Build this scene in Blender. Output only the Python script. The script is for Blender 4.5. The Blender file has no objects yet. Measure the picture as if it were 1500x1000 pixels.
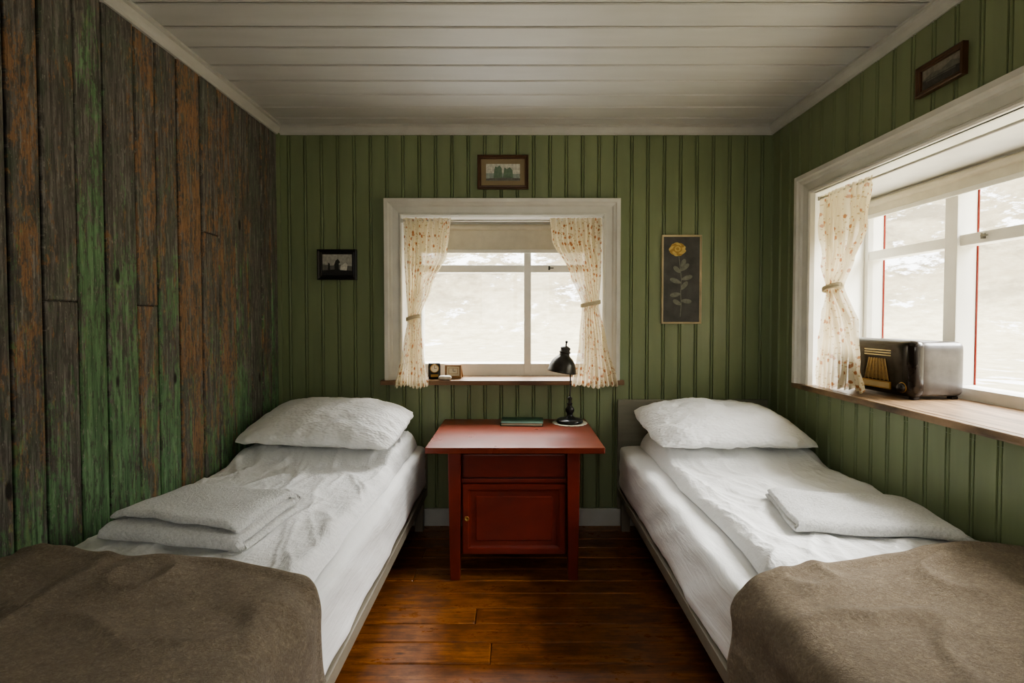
import bpy, bmesh, math, random
from mathutils import Vector, Matrix, noise
random.seed(7)
scene = bpy.context.scene
COL = scene.collection
TM = [Matrix.Identity(4)]
D = 2.78           # camera distance to the far wall
XL, XR = -1.278, 1.381
ZC = 2.165
YF = -3.5

# ------------------------------------------------------------------ materials
def srgb(r, g, b):
    def c(v):
        v /= 255.0
        return v/12.92 if v <= 0.04045 else ((v+0.055)/1.055)**2.4
    return (c(r), c(g), c(b), 1.0)

class NT:
    def __init__(s, name):
        s.m = bpy.data.materials.new(name); s.m.use_nodes = True
        s.t = s.m.node_tree; s.n = s.t.nodes; s.l = s.t.links
        s.n.clear()
        s.out = s.n.new('ShaderNodeOutputMaterial')
        s.p = s.n.new('ShaderNodeBsdfPrincipled')
        s.l.new(s.p.outputs[0], s.out.inputs[0])
    def new(s, typ, **kw):
        nd = s.n.new(typ)
        for k, v in kw.items(): setattr(nd, k, v)
        return nd
    def coord(s, scale=(1, 1, 1), kind='Object', rot=(0, 0, 0), loc=(0, 0, 0)):
        tc = s.new('ShaderNodeTexCoord'); mp = s.new('ShaderNodeMapping')
        mp.inputs['Scale'].default_value = scale
        mp.inputs['Rotation'].default_value = rot
        mp.inputs['Location'].default_value = loc
        s.l.new(tc.outputs[kind], mp.inputs[0]); return mp.outputs[0]
    def noise(s, vec, scale=5, detail=4, rough=0.55, dist=0.0):
        nd = s.new('ShaderNodeTexNoise')
        nd.inputs['Scale'].default_value = scale
        nd.inputs['Detail'].default_value = detail
        nd.inputs['Roughness'].default_value = rough
        nd.inputs['Distortion'].default_value = dist
        s.l.new(vec, nd.inputs['Vector']); return nd.outputs['Fac']
    def voro(s, vec, scale=5, feature='F1', out='Distance'):
        nd = s.new('ShaderNodeTexVoronoi', feature=feature)
        nd.inputs['Scale'].default_value = scale
        s.l.new(vec, nd.inputs['Vector']); return nd.outputs[out]
    def ramp(s, fac, stops, interp='LINEAR'):
        nd = s.new('ShaderNodeValToRGB'); cr = nd.color_ramp; cr.interpolation = interp
        while len(cr.elements) < len(stops): cr.elements.new(0.5)
        for e, (p, c) in zip(cr.elements, stops):
            e.position = p; e.color = c if len(c) == 4 else (*c, 1)
        s.l.new(fac, nd.inputs[0]); return nd.outputs[0]
    def mix(s, fac, a, b, blend='MIX'):
        nd = s.new('ShaderNodeMix', data_type='RGBA', blend_type=blend)
        for sock, v in ((nd.inputs[0], fac), (nd.inputs[6], a), (nd.inputs[7], b)):
            if hasattr(v, 'is_output'): s.l.new(v, sock)
            else: sock.default_value = v
        return nd.outputs[2]
    def math(s, op, a, b=0.0, clamp=False):
        nd = s.new('ShaderNodeMath', operation=op, use_clamp=clamp)
        for i, v in enumerate((a, b)):
            if hasattr(v, 'is_output'): s.l.new(v, nd.inputs[i])
            else: nd.inputs[i].default_value = v
        return nd.outputs[0]
    def base(s, v):
        if hasattr(v, 'is_output'): s.l.new(v, s.p.inputs['Base Color'])
        else: s.p.inputs['Base Color'].default_value = v
    def rough(s, v):
        if hasattr(v, 'is_output'): s.l.new(v, s.p.inputs['Roughness'])
        else: s.p.inputs['Roughness'].default_value = v
    def bump(s, h, strength=0.3, dist=0.01, prev=None):
        b = s.new('ShaderNodeBump'); b.inputs['Strength'].default_value = strength
        b.inputs['Distance'].default_value = dist
        s.l.new(h, b.inputs['Height'])
        if prev is not None: s.l.new(prev, b.inputs['Normal'])
        s.l.new(b.outputs[0], s.p.inputs['Normal']); return b.outputs[0]
BW = lambda a, b: [(a, (0, 0, 0, 1)), (b, (1, 1, 1, 1))]

def simple(name, col, rough=0.5, var=0.12, nscale=12, bump=0.1, metal=0.0, bscale=60, stretch=(1, 1, 1), spec=0.5, bdist=0.003):
    n = NT(name); v = n.coord(stretch)
    f = n.noise(v, nscale, 5)
    dark = tuple(c*(1-var*1.6) for c in col[:3])+(1,); lite = tuple(min(1, c*(1+var)) for c in col[:3])+(1,)
    n.base(n.ramp(f, [(0.3, dark), (0.7, lite)])); n.rough(rough)
    n.p.inputs['Metallic'].default_value = metal
    n.p.inputs['Specular IOR Level'].default_value = spec
    if bump: n.bump(n.noise(v, bscale, 4), bump, bdist)
    return n.m

def m_paint_wall(name, col, seed=0.0):
    n = NT(name); v = n.coord((1, 1, 0.12), loc=(seed, 0, 0)); v2 = n.coord()
    f = n.noise(v, 14, 5); g = n.noise(v2, 1.3, 3)
    c = n.ramp(f, [(0.3, tuple(x*0.88 for x in col[:3])), (0.72, tuple(x*1.08 for x in col[:3]))])
    c = n.mix(n.math('MULTIPLY', n.ramp(g, BW(.35, .75)), .25), c, (col[0]*0.84, col[1]*0.82, col[2]*0.72, 1))
    n.base(c); n.rough(n.ramp(f, [(0.2, (.30,)*3), (0.8, (.44,)*3)]))
    n.bump(f, 0.2, 0.003)
    return n.m

def m_planks_old():
    n = NT('weathered_painted_planks')
    at = n.new('ShaderNodeAttribute', attribute_name='plank')
    sep = n.new('ShaderNodeSeparateColor'); n.l.new(at.outputs['Color'], sep.inputs[0])
    R, G, B = sep.outputs[0], sep.outputs[1], sep.outputs[2]
    tc = n.new('ShaderNodeTexCoord')
    off = n.new('ShaderNodeCombineXYZ'); n.l.new(n.math('MULTIPLY', R, 37.0), off.inputs[0]); n.l.new(n.math('MULTIPLY', R, 23.0), off.inputs[2])
    add = n.new('ShaderNodeVectorMath', operation='ADD'); n.l.new(tc.outputs['Object'], add.inputs[0]); n.l.new(off.outputs[0], add.inputs[1])
    def mp(sc):
        m = n.new('ShaderNodeMapping'); m.inputs['Scale'].default_value = sc; n.l.new(add.outputs[0], m.inputs[0]); return m.outputs[0]
    def contrast(f, k=2.2):
        return n.math('ADD', n.math('MULTIPLY', n.math('SUBTRACT', f, .5), k), .5)
    grain = n.noise(mp((1, 22, 1.2)), 4, 9, 0.7, 0.5)
    fine = n.noise(mp((1, 70, 5)), 3, 6, 0.75)
    chip = contrast(n.noise(mp((1, 14, 7)), 5, 8, 0.75))
    base = n.ramp(contrast(grain), [(0.15, srgb(66, 62, 58)), (0.5, srgb(116, 111, 105)), (0.85, srgb(162, 158, 151))])
    base = n.mix(n.math('MULTIPLY', n.ramp(fine, BW(.45, .66)), .5), base, srgb(66, 60, 55))
    # faint ghost of green paint nearly everywhere
    gh = n.math('ADD', n.math('MULTIPLY', contrast(n.noise(mp((1, 4, 1.6)), 3.1, 9, 0.7, 0.4)), .7), n.math('MULTIPLY', chip, .3))
    base = n.mix(n.math('MULTIPLY', n.ramp(gh, BW(.48, .6)), .34), base, srgb(88, 112, 88))
    # bare orange wood
    o1 = n.math('ADD', n.math('MULTIPLY', contrast(n.noise(mp((1, 10, 1.8)), 2.6, 9, 0.72, 0.4)), .62), n.math('MULTIPLY', chip, .38))
    om = n.ramp(n.math('ADD', o1, n.math('MULTIPLY', n.math('SUBTRACT', B, .80), .45)), BW(.52, .60))
    oc = n.ramp(contrast(fine), [(0.2, srgb(120, 88, 62)), (0.6, srgb(178, 132, 92)), (0.9, srgb(206, 164, 122))])
    base = n.mix(n.math('MULTIPLY', om, .75), base, oc)
    # green paint mostly low on the wall
    sz = n.new('ShaderNodeSeparateXYZ'); n.l.new(tc.outputs['Object'], sz.inputs[0])
    hgt = n.math('MULTIPLY', n.math('SUBTRACT', 1.06, sz.outputs[2]), .30)
    g1 = n.math('ADD', n.math('MULTIPLY', contrast(n.noise(mp((1, 9, 1.6)), 2.4, 9, 0.72, 0.4)), .64), n.math('MULTIPLY', chip, .36))
    gm = n.math('ADD', g1, n.math('ADD', hgt, n.math('MULTIPLY', n.math('SUBTRACT', G, .66), .6)))
    gm = n.ramp(gm, BW(.52, .62))
    gc = n.ramp(contrast(grain), [(0.15, srgb(72, 102, 74)), (0.5, srgb(106, 152, 104)), (0.85, srgb(144, 190, 138))])
    base = n.mix(n.math('MULTIPLY', gm, .78), base, gc)
    k = contrast(n.noise(mp((1, 14, 3.2)), 5, 9, 0.75))
    base = n.mix(n.math('MULTIPLY', n.ramp(k, BW(.56, .66)), .75), base, srgb(84, 79, 74))
    k2 = contrast(n.noise(mp((1, 24, 8)), 5, 6, 0.7))
    base = n.mix(n.math('MULTIPLY', n.ramp(k2, BW(.74, .82)), .6), base, srgb(174, 170, 158))
    kn = n.voro(mp((1, 4.2, 1.6)), 1.5)
    base = n.mix(n.ramp(kn, [(0.045, (1, 1, 1, 1)), (0.075, (0, 0, 0, 1))]), base, srgb(34, 26, 22))
    n.base(base); n.rough(.55)
    b = n.bump(grain, .7, .006); n.bump(k, .6, .003, b)
    return n.m

def m_floor():
    n = NT('varnished_floorboards'); at = n.new('ShaderNodeAttribute', attribute_name='plank')
    sep = n.new('ShaderNodeSeparateColor'); n.l.new(at.outputs['Color'], sep.inputs[0])
    tc = n.new('ShaderNodeTexCoord'); off = n.new('ShaderNodeCombineXYZ'); n.l.new(n.math('MULTIPLY', sep.outputs[0], 40), off.inputs[0])
    add = n.new('ShaderNodeVectorMath', operation='ADD'); n.l.new(tc.outputs['Object'], add.inputs[0]); n.l.new(off.outputs[0], add.inputs[1])
    def mp(sc):
        m = n.new('ShaderNodeMapping'); m.inputs['Scale'].default_value = sc; n.l.new(add.outputs[0], m.inputs[0]); return m.outputs[0]
    g = n.noise(mp((1.6, 24, 1)), 3, 8, .68, 1.0); w = n.noise(mp((2, 4, 1)), 4, 7, .7)
    c = n.ramp(g, [(.3, srgb(86, 50, 22)), (.5, srgb(142, 86, 38)), (.7, srgb(178, 116, 56))])
    c = n.mix(n.math('MULTIPLY', n.math('SUBTRACT', sep.outputs[1], .15, True), .55), c, srgb(98, 54, 24))
    c = n.mix(n.math('MULTIPLY', n.ramp(w, BW(.46, .62)), .6), c, srgb(70, 41, 23))
    sc = n.noise(mp((5, 40, 1)), 6, 6, .8)
    c = n.mix(n.math('MULTIPLY', n.ramp(sc, BW(.58, .64)), .5), c, srgb(46, 28, 18))
    kn = n.voro(mp((2.2, 6, 1)), 1.5)
    c = n.mix(n.ramp(kn, [(0.04, (1, 1, 1, 1)), (0.09, (0, 0, 0, 1))]), c, srgb(46, 25, 14))
    n.base(c); n.rough(n.ramp(w, [(.35, (.24,)*3), (.65, (.46,)*3)])); n.bump(g, .2, .003)
    return n.m

def m_ceiling():
    n = NT('painted_ceiling_boards'); v = n.coord((.15, 1, 1)); v2 = n.coord()
    f = n.noise(v, 20, 6); g = n.noise(v2, 2, 4)
    c = n.ramp(f, [(.3, srgb(197, 197, 193)), (.7, srgb(205, 205, 201))])
    c = n.mix(n.math('MULTIPLY', n.ramp(g, BW(.45, .8)), .15), c, srgb(188, 185, 175))
    sp = n.noise(n.coord((.6, 1, 1)), 38, 3, .8)
    c = n.mix(n.math('MULTIPLY', n.ramp(sp, BW(.75, .79)), .3), c, srgb(140, 130, 112))
    n.base(c); n.rough(.5); n.bump(f, .05, .002); return n.m

def m_cotton(name, col=srgb(243, 243, 241), crinkle=0.5, kind='seer'):
    n = NT(name); v = n.coord()
    n.base(col); n.rough(.85); n.p.inputs['Specular IOR Level'].default_value = .2
    n.p.inputs['Sheen Weight'].default_value = .15
    w = n.noise(n.coord((1.0, .45, 1), rot=(0, 0, .3)), 8, 3, .5, .6)
    b = n.bump(w, .25*crinkle, .03)
    if kind == 'seer':
        s1 = n.voro(n.coord((1.0, 1.7, 1.6), rot=(0, 0, .2)), 62, 'SMOOTH_F1')
        s2 = n.noise(n.coord((1, 2.2, 1)), 34, 3, .6)
        b = n.bump(s2, .32, .008, b); n.bump(s1, .65, .006, b)
    elif kind == 'duvet':
        s2 = n.noise(n.coord((1, .35, 1), rot=(0, 0, .5)), 30, 5, .65, .6)
        b = n.bump(s2, .55, .009, b)
        s3 = n.noise(n.coord((.4, 1, 1), rot=(0, 0, -.3)), 22, 4, .65, .6)
        b = n.bump(s3, .38, .009, b)
        s1 = n.voro(n.coord((1.0, 1.6, 1.4)), 80, 'SMOOTH_F1'); n.bump(s1, .35, .004, b)
    else:
        s2 = n.noise(n.coord((1, .3, 2.2)), 14, 5, .62, .5)
        b = n.bump(s2, .45, .013, b)
        s1 = n.noise(v, 260, 2); n.bump(s1, .08, .002, b)
    return n.m

def m_terry():
    n = NT('white_terry_cloth'); v = n.coord(); f = n.noise(v, 140, 4, .7); g = n.noise(v, 22, 3)
    n.base(n.ramp(f, [(.3, srgb(218, 218, 214)), (.6, srgb(248, 248, 245))])); n.rough(.95)
    n.p.inputs['Sheen Weight'].default_value = .5; n.p.inputs['Specular IOR Level'].default_value = .1
    b = n.bump(g, .3, .01); n.bump(f, .95, .009, b); return n.m

def m_wool():
    n = NT('taupe_wool'); v = n.coord(); f = n.noise(v, 120, 7, .78, 1.0); g = n.noise(v, 18, 6, .7)
    c = n.ramp(f, [(.3, srgb(120, 103, 82)), (.52, srgb(162, 143, 117)), (.72, srgb(206, 188, 160))])
    c = n.mix(n.math('MULTIPLY', n.ramp(g, BW(.4, .65)), .45), c, srgb(124, 107, 85))
    n.base(c); n.rough(.95); n.p.inputs['Sheen Weight'].default_value = .35; n.p.inputs['Sheen Roughness'].default_value = .5
    n.p.inputs['Specular IOR Level'].default_value = .1
    b = n.bump(g, .6, .016); n.bump(f, 1.0, .010, b); return n.m

def cloth_shader(n, c, trl=.42, trn=.16):
    n.n.remove(n.p)
    df = n.new('ShaderNodeBsdfDiffuse'); tl = n.new('ShaderNodeBsdfTranslucent'); tp = n.new('ShaderNodeBsdfTransparent')
    for s_ in (df, tl):
        if hasattr(c, 'is_output'): n.l.new(c, s_.inputs[0])
        else: s_.inputs[0].default_value = c
    m1 = n.new('ShaderNodeMixShader'); m1.inputs[0].default_value = trl
    n.l.new(df.outputs[0], m1.inputs[1]); n.l.new(tl.outputs[0], m1.inputs[2])
    m2 = n.new('ShaderNodeMixShader'); m2.inputs[0].default_value = trn
    n.l.new(m1.outputs[0], m2.inputs[1]); n.l.new(tp.outputs[0], m2.inputs[2])
    n.l.new(m2.outputs[0], n.out.inputs[0]); return n.m
def m_curtain():
    n = NT('floral_sheer_cotton'); uv = n.coord((1, 1, 1), 'UV')
    d1 = n.voro(uv, 30); d2 = n.voro(n.coord((1, 1.5, 1), 'UV', loc=(.4, .7, 0)), 46)
    nz = n.noise(uv, 160, 3)
    a = n.ramp(n.math('ADD', d1, n.math('MULTIPLY', nz, .3)), [(.37, (1, 1, 1, 1)), (.45, (0, 0, 0, 1))])
    b = n.ramp(n.math('ADD', d2, n.math('MULTIPLY', nz, .3)), [(.36, (1, 1, 1, 1)), (.43, (0, 0, 0, 1))])
    c = n.mix(n.math('MULTIPLY', b, .65), srgb(237, 227, 200), srgb(162, 134, 76))
    c = n.mix(n.math('MULTIPLY', a, .88), c, srgb(176, 106, 50))
    return cloth_shader(n, c, .46, .2)

def m_glass():
    n = NT('window_glass'); n.n.remove(n.p)
    tp = n.new('ShaderNodeBsdfTransparent'); gl = n.new('ShaderNodeBsdfGlossy'); gl.inputs['Roughness'].default_value = .02
    mx = n.new('ShaderNodeMixShader'); mx.inputs[0].default_value = .02
    n.l.new(tp.outputs[0], mx.inputs[1]); n.l.new(gl.outputs[0], mx.inputs[2]); n.l.new(mx.outputs[0], n.out.inputs[0]); return n.m

def m_desk(name, c0, c1, rough, spots=.6):
    n = NT(name); v = n.coord((.5, 2, 1)); v2 = n.coord()
    f = n.noise(v, 6, 5, .6, .4); g = n.noise(v2, 3.5, 4); s = n.noise(v2, 30, 5, .8)
    c = n.ramp(f, [(.3, c0), (.7, c1)])
    c = n.mix(n.math('MULTIPLY', n.ramp(g, BW(.45, .7)), .3), c, tuple(x*.65 for x in c0[:3])+(1,))
    if spots: c = n.mix(n.math('MULTIPLY', n.ramp(s, BW(.72, .75)), spots), c, srgb(58, 26, 18))
    n.base(c); n.rough(n.ramp(g, [(.2, (rough,)*3), (.8, (rough+.05,)*3)])); n.bump(f, .06, .002); return n.m

def m_terrain():
    n = NT('snow_patched_hillside'); v = n.coord((1, 1, 1.0))
    a = n.noise(v, .12, 11, .72, .3); b = n.noise(v, 1.1, 7, .72)
    c = n.ramp(b, [(.3, srgb(172, 162, 134)), (.7, srgb(218, 210, 182))])
    rock = n.noise(v, .16, 10, .74)
    geo = n.new('ShaderNodeNewGeometry'); sp = n.new('ShaderNodeSeparateXYZ'); n.l.new(geo.outputs['Position'], sp.inputs[0])
    hill = n.ramp(n.math('MULTIPLY', sp.outputs[2], .1), BW(.02, .4))
    c = n.mix(n.math('MULTIPLY', hill, .55), c, srgb(132, 122, 102))
    c = n.mix(n.math('MULTIPLY', n.math('MULTIPLY', n.ramp(rock, BW(.48, .58)), .55), hill), c, srgb(104, 97, 84))
    h = n.math('MULTIPLY', sp.outputs[2], .005)
    sm = n.ramp(n.math('ADD', n.math('ADD', a, h), n.math('MULTIPLY', n.math('SUBTRACT', b, .5), .4)), BW(.58, .63))
    c = n.mix(n.math('MULTIPLY', sm, .92), c, srgb(242, 244, 248)); n.base(c); n.rough(.95); n.p.inputs['Specular IOR Level'].default_value = .05
    return n.m

M = {}
M['green'] = m_paint_wall('sage_green_paint', srgb(133, 144, 109))
M['white'] = simple('cream_white_gloss_paint', srgb(216, 214, 204), .38, .05, 9, .15)
M['whitesash'] = simple('white_sash_paint', srgb(230, 229, 222), .4, .04, 9, .1)
M['crown'] = simple('ceiling_trim_paint', srgb(194, 193, 186), .5, .05, 9, .1)
M['old'] = m_planks_old(); M['floor'] = m_floor(); M['ceil'] = m_ceiling()
M['sheet'] = m_cotton('white_plain_cotton', crinkle=.8, kind='plain')
M['seer'] = m_cotton('white_seersucker_cotton', crinkle=.7)
M['duvet'] = m_cotton('white_duvet_cotton', crinkle=1.0, kind='duvet')
M['terry'] = m_terry(); M['wool'] = m_wool(); M['curtain'] = m_curtain(); M['glass'] = m_glass()
M['tie'] = cloth_shader(NT('plain_cream_cotton'), srgb(232, 222, 196), .3, .05)
M['desktop'] = m_desk('red_varnished_top', srgb(106, 42, 25), srgb(134, 56, 33), .26, 0)
M['desk'] = m_desk('red_brown_paint', srgb(96, 32, 21), srgb(124, 44, 28), .34)
M['deskdark'] = m_desk('dark_red_paint', srgb(76, 26, 17), srgb(100, 35, 23), .38)
M['sillwood'] = simple('worn_sill_wood', srgb(136, 106, 76), .4, .3, 9, .2, stretch=(.3, 4, 1))
M['sillwoody'] = simple('worn_sill_wood_long', srgb(144, 118, 90), .36, .42, 11, .3, stretch=(5, .5, 1))
M['rail'] = simple('taupe_bed_frame_paint', srgb(134, 127, 112), .5, .08, 10, .1)
M['headb'] = simple('grey_headboard_wood', srgb(134, 131, 114), .5, .12, 8, .2, stretch=(.3, 1, 3))
M['black'] = simple('black_enamel', srgb(30, 31, 30), .28, .2, 20, .05)
M['blackm'] = simple('dark_bronze_metal', srgb(72, 70, 64), .34, .25, 20, .05, metal=.6)
M['latch'] = simple('dull_latch_metal', srgb(130, 128, 120), .4, .1, 20, .05, metal=.3)
M['lampin'] = simple('lamp_inner_white', srgb(190, 188, 176), .4)
M['brass'] = simple('aged_brass', srgb(180, 144, 86), .35, .2, 20, .05, metal=.8)
M['frameblk'] = simple('black_frame_wood', srgb(34, 30, 28), .35, .2, 10, .1)
M['framebrn'] = simple('brown_frame_wood', srgb(92, 64, 44), .4, .25, 10, .15)
M['framelite'] = simple('pale_frame_wood', srgb(212, 196, 162), .45, .15, 10, .15)
M['matbeige'] = simple('beige_mount_card', srgb(150, 134, 106), .8, .06)
M['matgrey'] = simple('grey_mount_card', srgb(130, 122, 106), .8, .06)
M['chalk'] = simple('charcoal_picture_ground', srgb(88, 88, 85), .75, .2, 14, .1)
M['yellow'] = simple('yellow_rose_pigment', srgb(218, 192, 120), .7, .15, 60, .1)
M['yellow2'] = simple('deep_yellow_pigment', srgb(184, 150, 82), .7, .15, 60, .1)
M['leafg'] = simple('grey_green_leaf_pigment', srgb(132, 133, 122), .7, .2, 60, .1)
M['book'] = simple('green_book_cloth', srgb(50, 84, 64), .6, .15, 30, .15)
M['paper'] = simple('cream_paper', srgb(206, 196, 170), .8, .06)
M['lace'] = simple('cream_lace', srgb(222, 216, 198), .9, .1, 90, .5)
M['stone'] = simple('speckled_pebble', srgb(190, 182, 166), .6, .2, 40, .2)
M['leather'] = simple('tan_leather', srgb(150, 112, 72), .5, .2, 30, .3)
M['dial'] = simple('ivory_dial', srgb(224, 214, 190), .4, .04)
M['red'] = simple('red_exterior_paint', srgb(118, 42, 32), .7, .1, spec=.05)
M['blind'] = simple('cream_blind_fabric', srgb(200, 194, 176), .8, .05, 20, .1)
M['bake'] = simple('dark_brown_bakelite', srgb(38, 31, 27), .16, .3, 14, .03)
M['radiobody'] = simple('mottled_silver_grey_casing', srgb(88, 83, 79), .3, .2, 22, .03)
M['gold'] = simple('gold_grille_cloth', srgb(136, 110, 70), .5, .25, 90, .4)
M['ivory'] = simple('ivory_plastic', srgb(200, 184, 142), .35, .08)
M['goldbar'] = simple('dull_gold_bar', srgb(178, 152, 102), .35, .12)
M['hair'] = simple('dark_knob', srgb(32, 24, 20), .25)
M['terrain'] = m_terrain()

# ------------------------------------------------------------------ geometry helpers
def mk(name, verts, faces, mat, parent=None, smooth=False, label=None, origin='base', mats=None, fm=None, uv=None, mods=None):
    vs = [TM[-1] @ Vector(v) for v in verts]
    lo = Vector([min(v[i] for v in vs) for i in range(3)]); hi = Vector([max(v[i] for v in vs) for i in range(3)])
    o = (lo+hi)/2
    if origin == 'base': o.z = lo.z
    elif origin == 'zero': o = Vector((0, 0, 0))
    me = bpy.data.meshes.new(name); me.from_pydata([v-o for v in vs], [], faces)
    bm = bmesh.new(); bm.from_mesh(me)
    bmesh.ops.recalc_face_normals(bm, faces=bm.faces); bm.to_mesh(me); bm.free()
    for mt in (mats or [mat]): me.materials.append(mt)
    if fm:
        for p, i in zip(me.polygons, fm): p.material_index = i
    if smooth:
        me.polygons.foreach_set('use_smooth', [True]*len(me.polygons))
    if uv:
        l = me.uv_layers.new(name='UVMap')
        for lp in me.loops: l.data[lp.index].uv = uv[lp.vertex_index]
    ob = bpy.data.objects.new(name, me); COL.objects.link(ob); ob.location = o
    if parent:
        ob.parent = parent; ob.matrix_parent_inverse = Matrix.Translation(-parent.location)
    if label: ob['label'] = label
    return ob

def info(ob, label, category, group=None, kind=None):
    ob['label'] = label; ob['category'] = category
    if group: ob['group'] = group
    if kind: ob['kind'] = kind
    return ob
def thing(name, loc, label, category, group=None):
    e = bpy.data.objects.new(name, None); COL.objects.link(e); e.location = TM[-1] @ Vector(loc); e.empty_display_size = .05
    return info(e, label, category, group)
def struct(ob, label, cat):
    return info(ob, label, cat, kind='structure')

class G:   # geometry accumulator
    def __init__(s): s.v = []; s.f = []; s.m = []
    def add(s, v, f, m=0):
        o = len(s.v); s.v += [tuple(x) for x in v]; s.f += [tuple(i+o for i in q) for q in f]; s.m += [m]*len(f); return s
    def box(s, x0, x1, y0, y1, z0, z1, b=0.0, m=0, seg=2):
        bm = bmesh.new(); bmesh.ops.create_cube(bm, size=1)
        for v in bm.verts: v.co = Vector(((x0+x1)/2+v.co.x*(x1-x0), (y0+y1)/2+v.co.y*(y1-y0), (z0+z1)/2+v.co.z*(z1-z0)))
        if b > 0: bmesh.ops.bevel(bm, geom=list(bm.edges), offset=b, segments=seg, affect='EDGES', profile=.7)
        bm.verts.index_update()
        s.add([v.co.copy() for v in bm.verts], [[v.index for v in f.verts] for f in bm.faces], m); bm.free(); return s
    def lathe(s, prof, c=(0, 0, 0), seg=32, m=0, mat=None, cap=True):
        v = []; f = []; R = mat or Matrix.Identity(3)
        for r, z in prof:
            for i in range(seg):
                a = 2*math.pi*i/seg; v.append(Vector(c)+R @ Vector((r*math.cos(a), r*math.sin(a), z)))
        for j in range(len(prof)-1):
            for i in range(seg):
                k = (i+1) % seg; f.append((j*seg+i, j*seg+k, (j+1)*seg+k, (j+1)*seg+i))
        if cap:
            f.append(tuple(range(seg))); f.append(tuple((len(prof)-1)*seg+i for i in range(seg)))
        return s.add(v, f, m)
    def tube(s, pts, r, seg=10, m=0):
        pts = [Vector(p) for p in pts]; v = []; f = []
        for i, p in enumerate(pts):
            t = (pts[min(i+1, len(pts)-1)]-pts[max(i-1, 0)]).normalized()
            a = t.cross(Vector((0, 0, 1)));
            if a.length < .1: a = t.cross(Vector((0, 1, 0)))
            a.normalize(); b = t.cross(a).normalized()
            rr = r[i] if isinstance(r, (list, tuple)) else r
            for k in range(seg):
                an = 2*math.pi*k/seg; v.append(p+a*math.cos(an)*rr+b*math.sin(an)*rr)
        for i in range(len(pts)-1):
            for k in range(seg):
                q = (k+1) % seg; f.append((i*seg+k, i*seg+q, (i+1)*seg+q, (i+1)*seg+k))
        f.append(tuple(range(seg))); f.append(tuple((len(pts)-1)*seg+k for k in range(seg)))
        return s.add(v, f, m)
    def frame(s, u0, u1, z0, z1, prof, n0=0.0, openb=False, m=0):
        """mitred frame; prof=(a outward, b towards room)"""
        N = len(prof); v = []; f = []
        for ci in range(4):
            for a, b in prof:
                p = [(u0-a, z0 if openb else z0-a), (u0-a, z1+a), (u1+a, z1+a), (u1+a, z0 if openb else z0-a)][ci]
                v.append((p[0], n0-b, p[1]))
        rng = range(3) if openb else range(4)
        for ci in rng:
            cj = (ci+1) % 4
            for k in range(N):
                q = (k+1) % N; f.append((ci*N+k, ci*N+q, cj*N+q, cj*N+k))
        if openb: f.append(tuple(range(N))); f.append(tuple(3*N+k for k in range(N)))
        return s.add(v, f, m)
    def rbox(s, c, size, r, n=(8, 8, 8), disp=None, m=0):
        hx, hy, hz = [q/2 for q in size]; bm = bmesh.new(); h = (hx, hy, hz)
        for ax in range(3):
            a1, a2 = (ax+1) % 3, (ax+2) % 3
            for sg in (-1, 1):
                n1, n2 = n[a1], n[a2]; gr = []
                def pos(i, nn, hh):
                    t = i/nn
                    t = .5-.5*math.cos(math.pi*t)*(.35)-.5*(1-2*t)*.65
                    return -hh+2*hh*t
                for i in range(n1+1):
                    row = []
                    for j in range(n2+1):
                        p = [0, 0, 0]; p[ax] = sg*h[ax]; p[a1] = pos(i, n1, h[a1]); p[a2] = pos(j, n2, h[a2]); row.append(bm.verts.new(p))
                    gr.append(row)
                for i in range(n1):
                    for j in range(n2):
                        q = [gr[i][j], gr[i+1][j], gr[i+1][j+1], gr[i][j+1]]
                        bm.faces.new(q if sg > 0 else q[::-1])
        bmesh.ops.remove_doubles(bm, verts=bm.verts, dist=1e-5)
        for v in bm.verts:
            p = v.co; inn = Vector([max(-h[i]+r, min(h[i]-r, p[i])) for i in range(3)]); d = p-inn
            if d.length > 1e-9: d = d.normalized()*r
            q = inn+d+Vector(c); nn = d.normalized() if d.length > 1e-9 else Vector((0, 0, 1))
            if disp: q = disp(q, nn)
            v.co = q
        bm.verts.index_update()
        s.add([v.co.copy() for v in bm.verts], [[v.index for v in f.verts] for f in bm.faces], m); bm.free(); return s
    def out(s, name, mats, parent=None, smooth=False, **k):
        if not isinstance(mats, list): mats = [mats]
        ob = mk(name, s.v, s.f, None, parent, smooth, mats=mats, fm=s.m, **k)
        return ob

def fbm(x, y, z=0.0, o=4):
    return noise.fractal(Vector((x, y, z)), 1.0, 2.0, o)

# ------------------------------------------------------------------ room shell
def bead_zone(g, conv, u0, u1, z0, z1, pitch=.088):
    pts = []
    k = math.floor(u0/pitch)-1
    while k*pitch < u1+pitch:
        b = k*pitch
        for du, dn in ((0, 0), (.003, .0075), (.006, .001), (.010, -.001), (.014, .001), (.017, .0075), (.020, 0)):
            pts.append((b+du, dn))
        k += 1
    pr = [(u0, 0)]+[p for p in pts if u0 < p[0] < u1]+[(u1, 0)]
    v = []; f = []
    for u, n in pr: v += [conv(u, n, z0), conv(u, n, z1)]
    for i in range(len(pr)-1): f.append((2*i, 2*i+2, 2*i+3, 2*i+1))
    g.add(v, f)

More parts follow.
